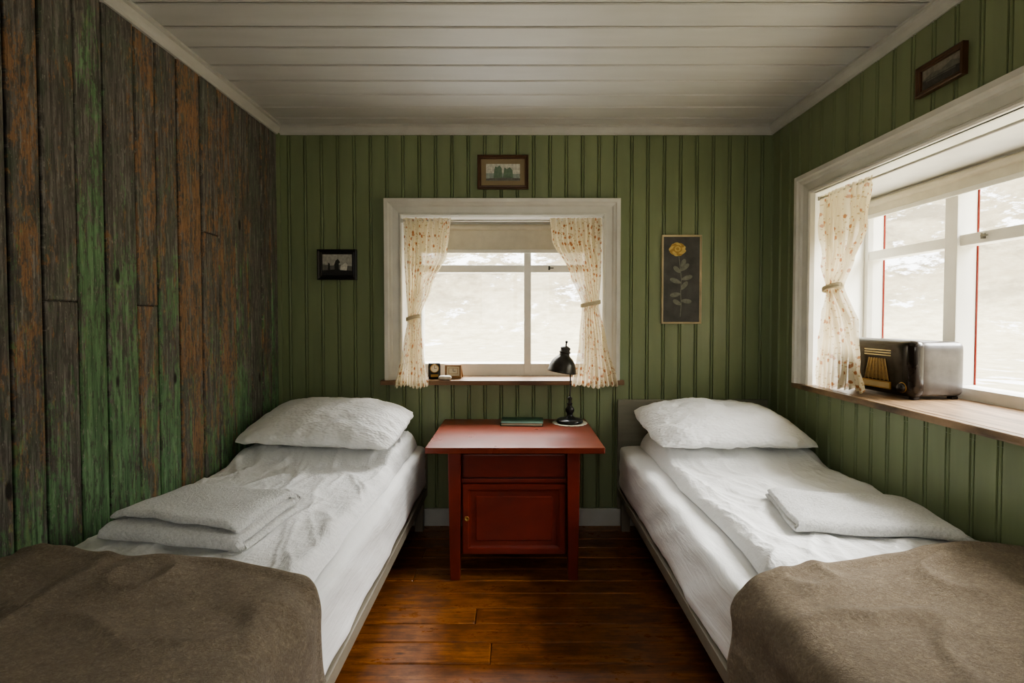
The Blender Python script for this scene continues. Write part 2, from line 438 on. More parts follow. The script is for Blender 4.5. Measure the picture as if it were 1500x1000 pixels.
# openings
BW0, BW1, WZ0, BWZ1 = -.611, .470, .80, 1.681
RU0, RU1, RWZ0, RWZ1 = .39, 1.80, .822, 1.715
cb = lambda u, n, z: (u, n, z)
g = G()
for a in ((XL-.04, BW0, 0, ZC), (BW1, XR+.02, 0, ZC), (BW0, BW1, 0, WZ0-.03), (BW0, BW1, BWZ1+.04, ZC)): bead_zone(g, cb, *a)
struct(g.out('wall_back', M['green'], origin='zero'), 'sage green tongue and groove beadboard wall with a window', 'wall')
cr = lambda u, n, z: (XR+n, -u, z)
g = G()
for a in ((-.02, RU0, 0, ZC), (RU1, 3.52, 0, ZC), (RU0, RU1, 0, RWZ0-.03), (RU0, RU1, RWZ1+.04, ZC)): bead_zone(g, cr, *a)
struct(g.out('wall_right', M['green'], origin='zero'), 'sage green beadboard wall with a wide window', 'wall')
cf = lambda u, n, z: (-u, YF-n, z)
FU0, FU1, FZ0, FZ1 = -.5, .5, 1.0, 1.75  # front wall opening, added to let in fill light
g = G()
for a in ((-XR, FU0, 0, ZC), (FU1, -XL+.04, 0, ZC), (FU0, FU1, 0, FZ0-.03), (FU0, FU1, FZ1+.03, ZC)): bead_zone(g, cf, *a)
struct(g.out('wall_front', M['green'], origin='zero'), 'sage green beadboard wall with an added opening for fill light', 'wall')

def plank_mesh(name, planks, mat, bev=.0035):
    g = G(); cols = []
    for bx, c in planks:
        n0 = len(g.f); g.box(*bx, b=bev, seg=1); cols += [c]*(len(g.f)-n0)
    ob = g.out(name, mat, origin='zero')
    ca = ob.data.color_attributes.new('plank', 'FLOAT_COLOR', 'CORNER')
    for p, c in zip(ob.data.polygons, cols):
        for li in p.loop_indices: ca.data[li].color = (*c, 1)
    return ob
edges = [2.777, 2.70, 2.60, 2.49, 2.36, 2.22, 2.10, 1.96, 1.845, 1.742, 1.61, 1.504, 1.394, 1.303, 1.20, 1.10, 1.0, .88, .75, .62, .5, .36, .22, .1, -.04, -.18, -.3, -.43, -.56, -.73]
joints = {5: 1.49, 8: 1.18, 11: 1.187, 15: .8, 19: 1.4}
gre = {0: .75, 1: .55, 2: .5, 3: .75, 4: .6, 5: .5, 6: .45, 7: .8, 8: .6, 9: .8, 10: 1.0, 11: .55, 12: .55, 13: .5}
ora = {0: .5, 1: .7, 2: .5, 3: .7, 4: .9, 5: .8, 6: 1.0, 7: .7, 8: .9, 9: .6, 10: .55, 11: .6, 12: .85, 13: .6}
pl = []
for i in range(len(edges)-1):
    y1 = edges[i]-D-.0035; y0 = edges[i+1]-D+.0035
    dx = random.uniform(-.007, -.001)
    cuts = [0, joints[i], ZC] if i in joints else [0, ZC]
    for a, b in zip(cuts[:-1], cuts[1:]):
        c = (random.random(), gre.get(i, random.random()), ora.get(i, random.random()))
        pl.append(((XL-.03, XL+dx+.001*(a > 0), y0, y1, a+.001, b-.001), c))
ob = plank_mesh('wall_left', pl, M['old'], .004)
struct(ob, 'reclaimed vertical plank wall with peeling green and orange paint', 'wall')
g = G().box(XL-.06, XL-.028, YF-.1, .1, -.05, ZC+.05)
struct(g.out('wall_left_backing', M['bake'], origin='zero'), 'dark backing behind the plank wall', 'wall').name = 'wall_left.001'

# floor
pl = []; y = .02
while y > YF-.02:
    w = random.uniform(.096, .112); cuts = [XL-.03]+sorted([random.uniform(XL+.3, XR-.3)])+[XR+.03]
    for a, b in zip(cuts[:-1], cuts[1:]):
        pl.append(((a+.0008, b-.0008, y-w+.0034, y, -.03, random.uniform(-.001, 0)), (random.random(), random.random(), random.random())))
    y -= w
ob = plank_mesh('floor', pl, M['floor']); struct(ob, 'varnished amber brown wooden floorboards', 'floor')
g = G().box(XL-.06, XR+.5, YF-.1, .3, -.08, -.032)
struct(g.out('floor.001', M['bake'], origin='zero'), 'dark subfloor under the boards', 'floor')

# ceiling boards
g = G(); y = .02
while y > YF:
    w = .138; g.box(XL-.03, XR+.03, y-w+.008, y, ZC, ZC+.03, b=.004, seg=1)
    g.box(XL-.03, XR+.03, y-w-.001, y-w+.009, ZC+.012, ZC+.02); y -= w
struct(g.out('ceiling', M['ceil'], origin='zero'), 'off-white painted wooden plank ceiling', 'ceiling')
g = G().box(XL-.06, XR+.5, YF-.1, .3, ZC+.032, ZC+.08)
struct(g.out('ceiling.001', M['bake'], origin='zero'), 'upper deck above the ceiling boards', 'ceiling')

# crown mouldings
cp = [(-.01, 0), (-.01, -.048), (.006, -.048), (.008, -.038), (.018, -.026), (.024, -.014), (.034, -.010), (.034, 0)]
def crown(name, pts2, conv):
    N = len(cp); v = []; f = []
    for t in pts2:
        for a, b in cp: v.append(conv(t, a, ZC+b))
    for k in range(N): q = (k+1) % N; f.append((k, q, N+q, N+k))
    f += [tuple(range(N)), tuple(range(N, 2*N))]
    return struct(mk(name, v, f, M['crown'], origin='zero'), 'off-white painted crown moulding', 'trim')
crown('trim_1', (XL, XR), lambda t, a, z: (t, -a, z))
crown('trim_2', (YF, 0), lambda t, a, z: (XL+a, t, z))
crown('trim_3', (YF, 0), lambda t, a, z: (XR-a, t, z))
g = G().box(XL-.02, XL+.014, -.014, -.0005, 0, ZC-.04, b=.003)
struct(g.out('trim_4', M['green'], origin='zero'), 'narrow green corner bead strip', 'trim')
g = G(); g.box(XL, XR, -.016, 0, 0, .095, b=.004)
struct(g.out('baseboard_back', M['crown'], origin='zero'), 'off-white painted baseboard', 'baseboard')
g = G(); g.box(XR-.016, XR, YF, -.016, 0, .095, b=.004)
struct(g.out('baseboard_right', M['crown'], origin='zero'), 'off-white painted baseboard', 'baseboard')

# ------------------------------------------------------------------ windows
CAS = [(0, -.01), (0, .012), (.006, .018), (.014, .018), (.018, .012), (.030, .014), (.050, .018), (.056, .026), (.066, .030), (.072, .038), (.090, .040), (.092, .036), (.092, -.002)]
def build_window(name, u0, u1, z0, z1, dep, s0, s1, mull, tz, sillmat, label, st=.055, red=False, over=.045):
    w = G().frame(u0, u1, z0, z1, CAS, openb=True).out(name, M['white'])
    struct(w, label, 'window')
    g = G(); a0, a1 = s0, s1
    g.add([(u0, 0, z0), (a0, dep, z0), (a0, dep, z1), (u0, 0, z1), (u1, 0, z0), (a1, dep, z0), (a1, dep, z1), (u1, 0, z1)],
          [(0, 1, 2, 3), (4, 5, 6, 7), (3, 2, 6, 7)])
    t = .03
    g.add([(u0-t, -.0, z0-.05), (a0-t, dep+.1, z0-.05), (a0-t, dep+.1, z1+t), (u0-t, 0, z1+t), (u1+t, 0, z0-.05), (a1+t, dep+.1, z0-.05), (a1+t, dep+.1, z1+t), (u1+t, 0, z1+t)],
          [(0, 1, 2, 3), (4, 5, 6, 7), (3, 2, 6, 7), (0, 1, 5, 4)])
    g.out('reveal', M['whitesash'], w)
    g = G(); g.box(u0-.115, u1+.115, -over, -.0005, z0-.026, z0, b=.006)
    g.add([(u0-.02, -.001, z0-.026), (u1+.02, -.001, z0-.026), (a1+.02, dep+.02, z0-.026), (a0-.02, dep+.02, z0-.026), (u0-.02, -.001, z0), (u1+.02, -.001, z0), (a1+.02, dep+.02, z0), (a0-.02, dep+.02, z0)],
          [(0, 1, 2, 3), (4, 5, 6, 7), (0, 1, 5, 4), (1, 2, 6, 5), (2, 3, 7, 6), (3, 0, 4, 7)])
    g.out('sill', sillmat, w, label='worn brown wooden window sill')
    g = G(); P = [(-st, .0), (-st+.006, .02), (0.0, .022), (0.01, .022), (0.01, -.05), (-st, -.05)]
    g.frame(a0, a1, z0, z1, P, n0=dep)
    for (m, hw) in mull: g.box(m-hw, m+hw, dep-.028, dep+.05, z0+.01, z1-.01, b=.004)
    xs = [a0]+[m for m, _ in mull]+[a1]
    for p, q in zip(xs[:-1], xs[1:]):
        g.box(p+.01, q-.01, dep-.016, dep+.045, tz-.022, tz+.022, b=.006)
    g.out('sash', M['whitesash'], w)
    g = G().box(a0+.01, a1-.01, dep+.01, dep+.014, z0+.01, z1-.01)
    g.out('glass_pane', M['glass'], w)
    if red:
        g = G()
        for e0, e1 in ((a0+st-.01, a0+st+.003), (a1-st-.003, a1-st+.01)): g.box(e0, e1, dep+.051, dep+.058, z0+st, z1-st)
        for (m, hw) in mull:
            g.box(m-hw-.002, m-hw+.004, dep+.051, dep+.055, z0+st, z1-st); g.box(m+hw-.004, m+hw+.003, dep+.051, dep+.056, z0+st, z1-st)
        g.out('outer_trim', M['red'], w, label='red painted exterior trim')
    g = G()
    for m, hw in mull[:1]:
        g.box(m+hw+.10, m+hw+.110, dep-.028, dep-.014, tz-.008, tz+.014, b=.002); g.box(m+hw+.102, m+hw+.130, dep-.031, dep-.025, tz+.0, tz+.006, b=.002)
    g.out('latch', M['latch'] if red else M['blackm'], w, label='small metal latch')
    return w
build_window('window_1', BW0, BW1, WZ0, BWZ1, .20, BW0, BW1, [(.070, .020)], 1.418, M['sillwood'],
             'white painted wooden window with moulded casing overlooking hills', st=.075)
TM.append(Matrix.Translation((XR, 0, 0)) @ Matrix.Rotation(-math.pi/2, 4, 'Z'))
build_window('window_2', RU0, RU1, RWZ0, RWZ1, .38, .20, 1.82, [(.733, .03), (1.274, .03)], 1.44, M['sillwoody'],
             'wide white painted window with deep splayed reveal and red exterior trim', st=.05, red=True, over=.03)
TM.pop()
TM.append(Matrix.Translation((0, YF, 0)) @ Matrix.Rotation(math.pi, 4, 'Z'))
build_window('fill_window', FU0, FU1, FZ0, FZ1, .15, FU0, FU1, [(0, .025)], 1.5, M['sillwood'],  # unseen window added behind the camera to brighten the room
             'white painted wooden window added out of view for fill light', st=.05)
TM.pop()

# blinds
def blind(u0, u1, n, z0, z1, lab):
    e = thing('roller_blind', ((u0+u1)/2, n, z0), lab, 'blind')
    g = G()
    g.box(u0, u1, n-.0012, n+.0012, z0, z1-.02); g.out('blind_fabric', M['blind'], e)
    G().lathe([(.016, 0), (.018, .004), (.018, u1-u0-.004), (.016, u1-u0)], (u0, n+.004, z1-.02), 16, mat=Matrix.Rotation(math.pi/2, 3, 'Y')).out('roller', M['blind'], e, smooth=False)
    g = G().box(u0, u1, n-.006, n+.004, z0-.012, z0+.008, b=.003); g.out('bottom_bar', M['white'], e)
blind(BW0+.01, BW1-.01, .165, 1.518, 1.672, 'cream roller blind rolled nearly to the top of small window')
TM.append(Matrix.Translation((XR, 0, 0)) @ Matrix.Rotation(-math.pi/2, 4, 'Z'))
blind(.22, 1.80, .335, 1.625, 1.705, 'cream roller blind rolled up in wide window with radio')
TM.pop()

# ------------------------------------------------------------------ curtains
def smooth_key(keys, z):
    if z >= keys[0][0]: return keys[0][1:]
    for a, b in zip(keys[:-1], keys[1:]):
        if a[0] >= z >= b[0]:
            t = (a[0]-z)/(a[0]-b[0]); t = t*t*(3-2*t)*.6+t*.4
            return tuple(a[i]+(b[i]-a[i])*t for i in range(1, len(a)))
    return keys[-1][1:]
def curtain(keys, n0, ztie, cw, folds, seed, lab, grp='floral tie-back curtains', nb=0.0):
    ztop, zbot = keys[0][0], keys[-1][0]
    e = thing('curtain', ((keys[-1][1]+keys[-1][2])/2, n0, zbot), lab, 'curtain', grp)
    NR, NCc = 90, 160; v = []; uv = []; f = []
    for i in range(NR+1):
        s = i/NR; z = ztop+(zbot-ztop)*s
        L, R = smooth_key(keys, z); w = R-L
        k = math.exp(-((z-ztie)/.10)**2)
        for j in range(NCc+1):
            t = j/NCc
            amp = (.015*(1-.45*k))*(1-.2*s)
            ph = seed+1.4*fbm(t*2, s*1.6, seed, 2)
            tt = t+.010*math.sin(2*math.pi*folds*t+1.2)*(1-k)
            nn = n0-amp*math.sin(2*math.pi*folds*t+ph*2)-.018*fbm(t*6, s*4, seed+4, 3)-(.02*math.sin(math.pi*t))*k - nb*max(0, (ztie-z)/(ztie-zbot))
            zz = z
            if i == NR: zz += .006*math.sin(2*math.pi*folds*t)
            if s > .9: zz += (s-.9)*.12*fbm(t*3, 1, seed, 2)
            if s < .03: nn = n0+(nn-n0)*.6
            v.append((L+w*tt, nn, zz)); uv.append((t*cw+seed, s*(ztop-zbot)))
    for i in range(NR):
        for j in range(NCc):
            a = i*(NCc+1)+j; f.append((a, a+1, a+NCc+2, a+NCc+1))
    mk('curtain_cloth', v, f, M['curtain'], e, True, uv=uv)
    L, R = smooth_key(keys, ztie); c = (L+R)/2; hw = (R-L)/2+.004
    g = G(); pts = []; N = 28
    for i in range(N+1):
        a = 2*math.pi*i/N; pts.append((c+hw*math.cos(a), n0-.014+.03*math.sin(a), ztie+.010*math.cos(a)))
    for dz in (-.006, 0, .006): g.tube([(p[0], p[1], p[2]+dz) for p in pts], .005, 8)
    g.out('tieback', M['tie'], e, True)
    return e
kl = [(1.668, -.600, -.345), (1.48, -.595, -.365), (1.30, -.585, -.446), (1.137, -.575, -.512), (.974, -.598, -.490), (.775, -.637, -.460)]
kr = [(1.668, .181, .458), (1.554, .192, .458), (1.37, .29, .455), (1.21, .355, .446), (1.01, .337, .482), (.775, .294, .540)]
curtain(kl, -.035, 1.137, .62, 10, 1.3, 'sheer cream floral curtain tied back, swept to window casing', nb=.045)
curtain(kr, -.035, 1.21, .62, 10, 4.1, 'sheer cream floral curtain tied back beside black lamp', nb=.045)
def rod(loc, lab, a, b, n, z):
    rd = thing('curtain_rod', loc, lab, 'curtain rod')
    G().tube([(a, n, z), (b, n, z)], .005, 10).out('rod', M['white'], rd, True)
    for x in (a+.004, b-.004): G().box(x-.006, x+.006, n-.008, n+.010, z-.010, z+.010, b=.002).out('bracket', M['white'], rd)
rod((-.07, -.02, 1.655), 'thin white curtain rod across small window', BW0, BW1, -.024, 1.655)
TM.append(Matrix.Translation((XR, 0, 0)) @ Matrix.Rotation(-math.pi/2, 4, 'Z'))
kk = [(1.70, .40, .75), (1.5, .40, .71), (1.37, .425, .65), (1.27, .475, .57), (1.1, .44, .665), (.93, .40, .70), (.830, .395, .715)]
curtain(kk, .03, 1.27, .7, 10, 7.7, 'sheer cream floral curtain tied back near old radio')
rod((1.1, .03, 1.688), 'thin white curtain rod across wide window', RU0, RU1, .03, 1.688)
TM.pop()

# ------------------------------------------------------------------ pictures
def picture(u0, u1, z0, z1, fw, th, fmat, lab, mat_card, mw, image, framelab=None):
    e = thing('framed_picture', ((u0+u1)/2, 0, z0), lab, 'picture')
    P = [(0, -.0), (0, th*.6), (fw*.2, th*.75), (fw*.45, th*.7), (fw*.75, th), (fw, th*.9), (fw, 0)]
    G().frame(u0+fw, u1-fw, z0+fw, z1-fw, P, n0=-.002).out('frame', fmat, e)
    G().box(u0+fw*.8, u1-fw*.8, -.008, -.003, z0+fw*.8, z1-fw*.8).out('mount', mat_card, e)
    i0, i1, j0, j1 = u0+fw+mw, u1-fw-mw, z0+fw+mw, z1-fw-mw
    image(e, i0, i1, j0, j1); return e
def poly(pts, n, th=.0006):
    N = len(pts); v = [(p[0], n, p[1]) for p in pts]+[(p[0], n-th, p[1]) for p in pts]
    f = [tuple(range(N)), tuple(range(N, 2*N))]+[(i, (i+1) % N, N+(i+1) % N, N+i) for i in range(N)]
    return v, f
cols = {k: simple('picture_tone_'+k, c, .6, .2, 70, .05) for k, c in dict(sky=srgb(176, 174, 164), mid=srgb(112, 110, 102), dark=srgb(44, 44, 42), pale=srgb(214, 212, 200), green=srgb(112, 134, 112), sea=srgb(158, 168, 160), deep=srgb(74, 72, 66), dusk=srgb(138, 134, 122)).items()}
def scene_pic(layers, base):
    def fn(e, a, b, c, d):
        g = G(); g.box(a, b, -.0095, -.0085, c, d, m=0); mats = [cols[base]]
        for k, (cn, pts) in enumerate(layers):
            v, f = poly([(a+(b-a)*x, c+(d-c)*y) for x, y in pts], -.0098-.0003*k); g.add(v, f, k+1); mats.append(cols[cn])
        g.out('print', mats, e)
    return fn
sc1 = scene_pic([('mid', [(0, 0), (1, 0), (1, .42), (.6, .5), (.3, .46), (0, .52)]), ('dark', [(0, 0), (1, 0), (1, .2), (.5, .28), (0, .22)]),
                 ('dark', [(.42, .2), (.56, .2), (.55, .55), (.6, .62), (.52, .78), (.45, .7), (.4, .5)]), ('pale', [(.6, .24), (.82, .22), (.85, .5), (.78, .62), (.7, .5), (.62, .46)]),
                 ('dark', [(.18, .25), (.26, .25), (.25, .55), (.2, .6)])], 'sky')
sc2 = scene_pic([('sea', [(0, 0), (1, 0), (1, .4), (0, .45)]), ('green', [(.22, .15), (.48, .12), (.46, .75), (.4, .9), (.33, .8), (.27, .85), (.24, .6)]),
                 ('green', [(.5, .12), (.8, .15), (.78, .62), (.7, .8), (.62, .68), (.54, .78)]), ('mid', [(0, 0), (1, 0), (1, .14), (.5, .18), (0, .12)])], 'pale')
sc3 = scene_pic([('deep', [(0, 0), (1, 0), (1, .38), (.7, .5), (.4, .42), (0, .5)]), ('mid', [(.1, .35), (.9, .3), (.9, .36), (.1, .41)]), ('mid', [(0, .5), (.3, .72), (.5, .58), (.8, .8), (1, .6), (1, .4), (0, .45)])], 'dusk')
s = 270.0
def bx(px): return (px-755)/s
def bz(py): return 1.144+(463-py)/s
picture(bx(467), bx(524), bz(410), bz(366), .022, .020, M['frameblk'], 'small black framed monochrome photograph of figures outdoors', M['frameblk'], .004, sc1)
picture(bx(700), bx(774), bz(279), bz(230), .020, .018, M['framebrn'], 'brown wooden framed landscape print with beige mount above window', M['matbeige'], .026, sc2)
def rose(e, a, b, c, d):
    w, h = b-a, d-c
    g = G(); g.box(a, b, -.0095, -.0085, c, d); g.out('picture_ground', M['chalk'], e)
    gl = G()
    def P(x, y): return (a+w*x, c+h*y)
    stem = [P(.42, .80), P(.46, .65), P(.5, .5), P(.48, .35), P(.5, .2), P(.47, .06)]
    for p, q in zip(stem[:-1], stem[1:]):
        gl.add(*poly([(p[0]-.0018, p[1]), (p[0]+.0018, p[1]), (q[0]+.0018, q[1]), (q[0]-.0018, q[1])], -.0098))
    def leaf(x, y, ang, L, W):
        pts = []
        for i in range(16):
            t = i/16*2*math.pi; px = L*(.5-.5*math.cos(t)); py = W*math.sin(t)*(.6+.4*math.sin(t/2))
            pts.append((px*math.cos(ang)-py*math.sin(ang), px*math.sin(ang)+py*math.cos(ang)))
        x0, y0 = P(x, y); gl.add(*poly([(x0+p, y0+q) for p, q in pts], -.0101))
    for x, y, an, L in ((.47, .6, .7, .06), (.47, .58, 2.4, .05), (.5, .5, .3, .062), (.49, .46, 2.8, .064), (.49, .38, .9, .055), (.48, .33, 3.3, .058), (.49, .25, -.1, .058), (.49, .2, 2.6, .05), (.5, .64, 1.2, .05)):
        leaf(x, y, an, L, .014)
    leaf(.4, .8, 2.7, .03, .006); leaf(.42, .8, .2, .03, .006)
    gl.out('leaf', M['leafg'], e)
    gr = G(); cx, cy = P(.38, .855)
    for k in range(9):
        an = k*2*math.pi/9+.3; pts = []
        for i in range(14):
            t = i/14*2*math.pi; r = .021
            pts.append((cx+math.cos(an)*.024+r*math.cos(t)*(1+.14*math.sin(3*t+k)), cy+math.sin(an)*.020+r*.85*math.sin(t)))
        gr.add(*poly(pts, -.0102-.0004*k), m=k % 2)
    for k, r in enumerate((.022, .015, .008)):
        pts = [(cx+r*math.cos(i/12*6.283)*1.1, cy+.002+r*math.sin(i/12*6.283)) for i in range(12)]; gr.add(*poly(pts, -.0142-.0004*k), m=(k+1) % 2)
    gr.out('rose_flower', [M['yellow'], M['yellow2']], e)
picture(bx(968), bx(1026), bz(474), bz(345), .010, .016, M['framelite'], 'tall narrow pale-framed picture of a yellow rose on dark ground', M['chalk'], .001, rose)
TM.append(Matrix.Translation((XR, 0, 0)) @ Matrix.Rotation(-math.pi/2, 4, 'Z'))
picture(D-1.765, D-1.58, 1.883, 1.983, .016, .02, M['framebrn'], 'small dark brown framed landscape painting on green wall', M['matgrey'], .004, sc3)
TM.pop()

# ------------------------------------------------------------------ desk
desk = thing('desk', (0, -.32, 0), 'small red painted wooden desk with cupboard and drawer', 'desk')
dy = lambda d: d-D
g = G().box(-.383, .380, dy(2.15), -.02, .562, .588, b=.005, seg=3); g.out('desktop', M['desktop'], desk, label='glossy red-brown wooden top')
def leg(x, y):
    v = []
    for z, h in ((0, .021), (.45, .027), (.562, .028)):
        v += [(x-h, y-h, z), (x+h, y-h, z), (x+h, y+h, z), (x-h, y+h, z)]
    f = [(0, 1, 2, 3), (8, 9, 10, 11)]
    for k in range(2):
        for i in range(4): j = (i+1) % 4; f.append((4*k+i, 4*k+j, 4*k+4+j, 4*k+4+i))
    ob = mk('leg', v, f, M['desk'], desk)
    md = ob.modifiers.new('b', 'BEVEL'); md.width = .003; md.segments = 2
for x in (-.262, .250):
    for y in (dy(2.21), -.07): leg(x, y)
yF = dy(2.205)
g = G(); g.box(-.234, .222, yF+.012, -.06, .105, .545, b=.003)
g.out('cabinet_body', M['deskdark'], desk)
g = G(); g.box(-.232, .220, yF, yF+.03, .548, .562); g.box(-.234, .222, yF-.002, yF+.02, .422, .440, b=.002)
g.box(-.262, -.232, yF+.02, -.08, .52, .56, b=.002); g.box(.222, .25, yF+.02, -.08, .52, .56, b=.002)
g.out('apron', M['desk'], desk)
g = G(); g.box(-.226, .214, yF-.004, yF+.02, .447, .546, b=.004); g.out('drawer', M['desk'], desk, label='plain red-brown drawer front')
g = G(); d0, d1, e0, e1 = -.228, .216, .112, .418
P = [(-.036, .0), (-.034, .004), (-.026, .006), (-.022, .012), (-.002, .012), (0, .009), (0, -.004), (-.036, -.004)]
g.frame(d0, d1, e0, e1, P, n0=yF+.002); g.box(d0+.03, d1-.03, yF+.001, yF+.01, e0+.03, e1-.03)
g.box(d0+.055, d1-.055, yF-.004, yF+.006, e0+.055, e1-.055, b=.0045, seg=1)
dr = g.out('door', M['desk'], desk, label='red cupboard door with recessed panel')
kp = G().lathe([(.009, 0), (.011, .001), (.011, .002), (.006, .003), (.006, .0022)], (d0+.017, yF-.010, .268), 24, mat=Matrix.Rotation(math.pi/2, 3, 'X'))
o = kp.out('keyhole_plate', M['brass'], None, True, label='small brass keyhole plate'); o.parent = dr; o.matrix_parent_inverse = Matrix.Translation(-dr.location)

# ------------------------------------------------------------------ lamp
LX, LY, LZ = .283, -.125, .5885
v = []; N = 72
for zz in (.0004, .0022):
    for i in range(N):
        a = 2*math.pi*i/N; r = .086+.006*abs(math.sin(a*9)); v.append((LX+r*math.cos(a), LY+r*math.sin(a), LZ+zz))
f = [tuple(range(N)), tuple(range(N, 2*N))]+[(i, (i+1) % N, N+(i+1) % N, N+i) for i in range(N)]
info(mk('doily', v, f, M['lace']), 'round scalloped cream lace doily under black lamp', 'doily')
lamp = thing('table_lamp', (LX, LY, LZ+.0025), 'black metal table lamp with turned base and bell shade', 'lamp')
z0 = LZ+.0025
G().lathe([(.066, 0), (.070, .004), (.070, .012), (.064, .018), (.045, .022), (.030, .026), (.018, .034), (.013, .042), (.017, .050), (.022, .058), (.024, .068), (.020, .078), (.013, .086), (.010, .092), (.014, .097), (.014, .101), (.009, .105), (.008, .118), (.012, .123), (.012, .128), (.006, .134), (.001, .137)], (LX, LY, z0), 40).out('base', M['black'], lamp, True)
pts = []
for t in [i/20 for i in range(21)]:
    x = LX+.010*math.sin(t*math.pi)-.012*t; z = z0+.13+.225*t; pts.append((x, LY+.02*math.sin(t*math.pi)-.012*t, z))
pts += [(LX-.018, LY-.012, z0+.366), (LX-.026, LY-.012, z0+.362)]
G().tube(pts, .0038, 10).out('stem', M['blackm'], lamp, True)
R = Matrix.Rotation(math.radians(9), 3, 'Y')
SC = (LX-.043, LY-.012, z0+.266)
pf = [(.0745, -.002), (.0755, .0), (.0745, .006), (.072, .016), (.067, .034), (.058, .054), (.046, .070), (.034, .080), (.028, .086), (.0265, .092), (.0265, .098), (.031, .101), (.031, .104), (.0255, .107), (.0245, .118), (.027, .121), (.027, .124), (.020, .130), (.010, .135), (.004, .138)]
G().lathe(pf, SC, 44, mat=R, cap=False).out('lamp_shade', M['blackm'], lamp, True)
pi = [(.0735, -.001), (.0725, .006), (.070, .016), (.065, .034), (.056, .053), (.044, .068), (.02, .08), (.001, .082)]
G().lathe(pi, SC, 44, mat=R, cap=False).out('shade_lining', M['lampin'], lamp, True)
G().lathe([(.004, 0), (.004, .012), (.007, .016), (.007, .022), (.002, .026)], Vector(SC)+R @ Vector((0, 0, .137)), 16, mat=R).out('finial', M['black'], lamp, True)
G().lathe([(.001, 0), (.018, .006), (.026, .02), (.026, .034), (.014, .052), (.013, .066)], Vector(SC)+R @ Vector((0, 0, .012)), 20, mat=R).out('bulb', M['dial'], lamp, True)

# book
bk = thing('notebook', (.035, -.12, LZ), 'thin green cloth-bound book lying on desk', 'book')
TM.append(Matrix.Translation((.035, -.13, LZ)) @ Matrix.Rotation(math.radians(-3), 4, 'Z'))
g = G(); g.box(-.108, .108, -.075, .075, .0003, .0025, b=.0008); g.box(-.108, .108, -.075, .075, .0135, .016, b=.0008); g.box(-.108, -.104, -.075, .075, .0003, .016, b=.0008); g.out('cover', M['book'], bk)
G().box(-.103, .104, -.071, .071, .0026, .0134).out('pages', M['paper'], bk)
TM.pop()

# ------------------------------------------------------------------ things on the far sill
SZ = WZ0
RX = Matrix.Rotation(math.pi/2, 3, 'X')
ck = thing('alarm_clock', (-.455, .05, SZ), 'small black box alarm clock with round dial', 'clock')
TM.append(Matrix.Translation((-.447, .035, SZ)) @ Matrix.Rotation(math.radians(12), 4, 'Z'))
G().rbox((0, 0, .0435), (.066, .04, .087), .006, (4, 4, 4)).out('case', M['black'], ck, True)
G().lathe([(.001, 0), (.021, 0), (.021, .002)], (0, -.0205, .058), 28, mat=RX).out('dial', M['dial'], ck)
G().lathe([(.020, 0), (.024, .001), (.024, .004), (.020, .005)], (0, -.0202, .058), 28, mat=RX, cap=False).out('bezel', M['brass'], ck, True)
G().box(-.001, .001, -.0232, -.0226, .058, .074).box(-.001, .012, -.0232, -.0226, .057, .059).out('hand', M['black'], ck)
G().box(-.02, .02, -.0212, -.0200, .012, .026, b=.0005).out('plate', M['brass'], ck)
TM.pop()
ck = thing('travel_clock', (-.34, .06, SZ), 'folding tan leather travel clock standing open', 'clock')
TM.append(Matrix.Translation((-.345, .05, SZ)) @ Matrix.Rotation(math.radians(-6), 4, 'Z'))
G().frame(-.036, .036, .014, .066, [(0, -.01), (0, .004), (.002, .006), (.008, .006), (.010, .003), (.010, -.012)]).out('case', M['leather'], ck)
G().box(-.037, .037, .001, .008, .013, .067).out('dial', M['dial'], ck)
G().frame(-.024, .024, .026, .056, [(0, 0), (0, .002), (.002, .002), (.002, 0)], n0=.001).out('bezel', M['brass'], ck)
G().box(-.001, .001, -.001, .0012, .04, .054).box(-.001, .014, -.001, .0012, .039, .041).out('hand', M['black'], ck)
v = [(-.044, .012, .07), (.044, .012, .07), (.044, .058, .001), (-.044, .058, .001), (-.044, .017, .072), (.044, .017, .072), (.044, .063, .001), (-.044, .063, .001)]
mk('cover_flap', v, [(0, 1, 2, 3), (4, 5, 6, 7), (0, 1, 5, 4), (1, 2, 6, 5), (2, 3, 7, 6), (3, 0, 4, 7)], M['leather'], ck)
G().box(-.046, .046, -.005, .018, .0005, .005, b=.001).out('foot', M['leather'], ck)
TM.pop()
g = G().rbox((-.382, -.012, SZ+.011), (.07, .045, .022), .0108, (10, 8, 6), disp=lambda q, n: q+n*.002*fbm(q.x*40, q.y*40, q.z*40, 2))
info(g.out('pebble', M['stone'], None, True), 'smooth pale speckled pebble resting on window sill', 'stone')

# ------------------------------------------------------------------ radio
rad = thing('radio', (1.62, -.63, RWZ0), 'vintage tabletop radio with dark bakelite front and silver-grey casing', 'radio')
A = Vector((1.486, 2.28-D, 0)); Bc = Vector((1.514, 1.94-D, 0)); ang = math.atan2(Bc.y-A.y, Bc.x-A.x)
W = (Bc-A).length; DP = .210; H = .222
TM.append(Matrix.Translation((A.x, A.y, RWZ0)) @ Matrix.Rotation(ang, 4, 'Z'))
g = G(); g.rbox((W/2, .015+DP/2, H/2+.007), (W+.002, DP-.015, H-.008), .028, (12, 8, 10)); g.out('casing', M['radiobody'], rad, True, label='mottled silver-grey glossy casing')
g = G(); g.rbox((W/2, .024, H/2+.008), (W+.008, .060, H), .0285, (16, 8, 14))
g.out('front_shell', M['bake'], rad, True, label='rounded dark brown bakelite front')
for k in range(3):
    G().box(W*.30, W*.70, -.0085, .004, H-.040-.010*k, H-.035-.010*k, b=.0015).out('brow_louvre', M['ivory'], rad, label='ivory horizontal louvre')
pts = [(W*.38, .150), (W*.62, .150), (W*.68, .065), (W*.32, .065)]
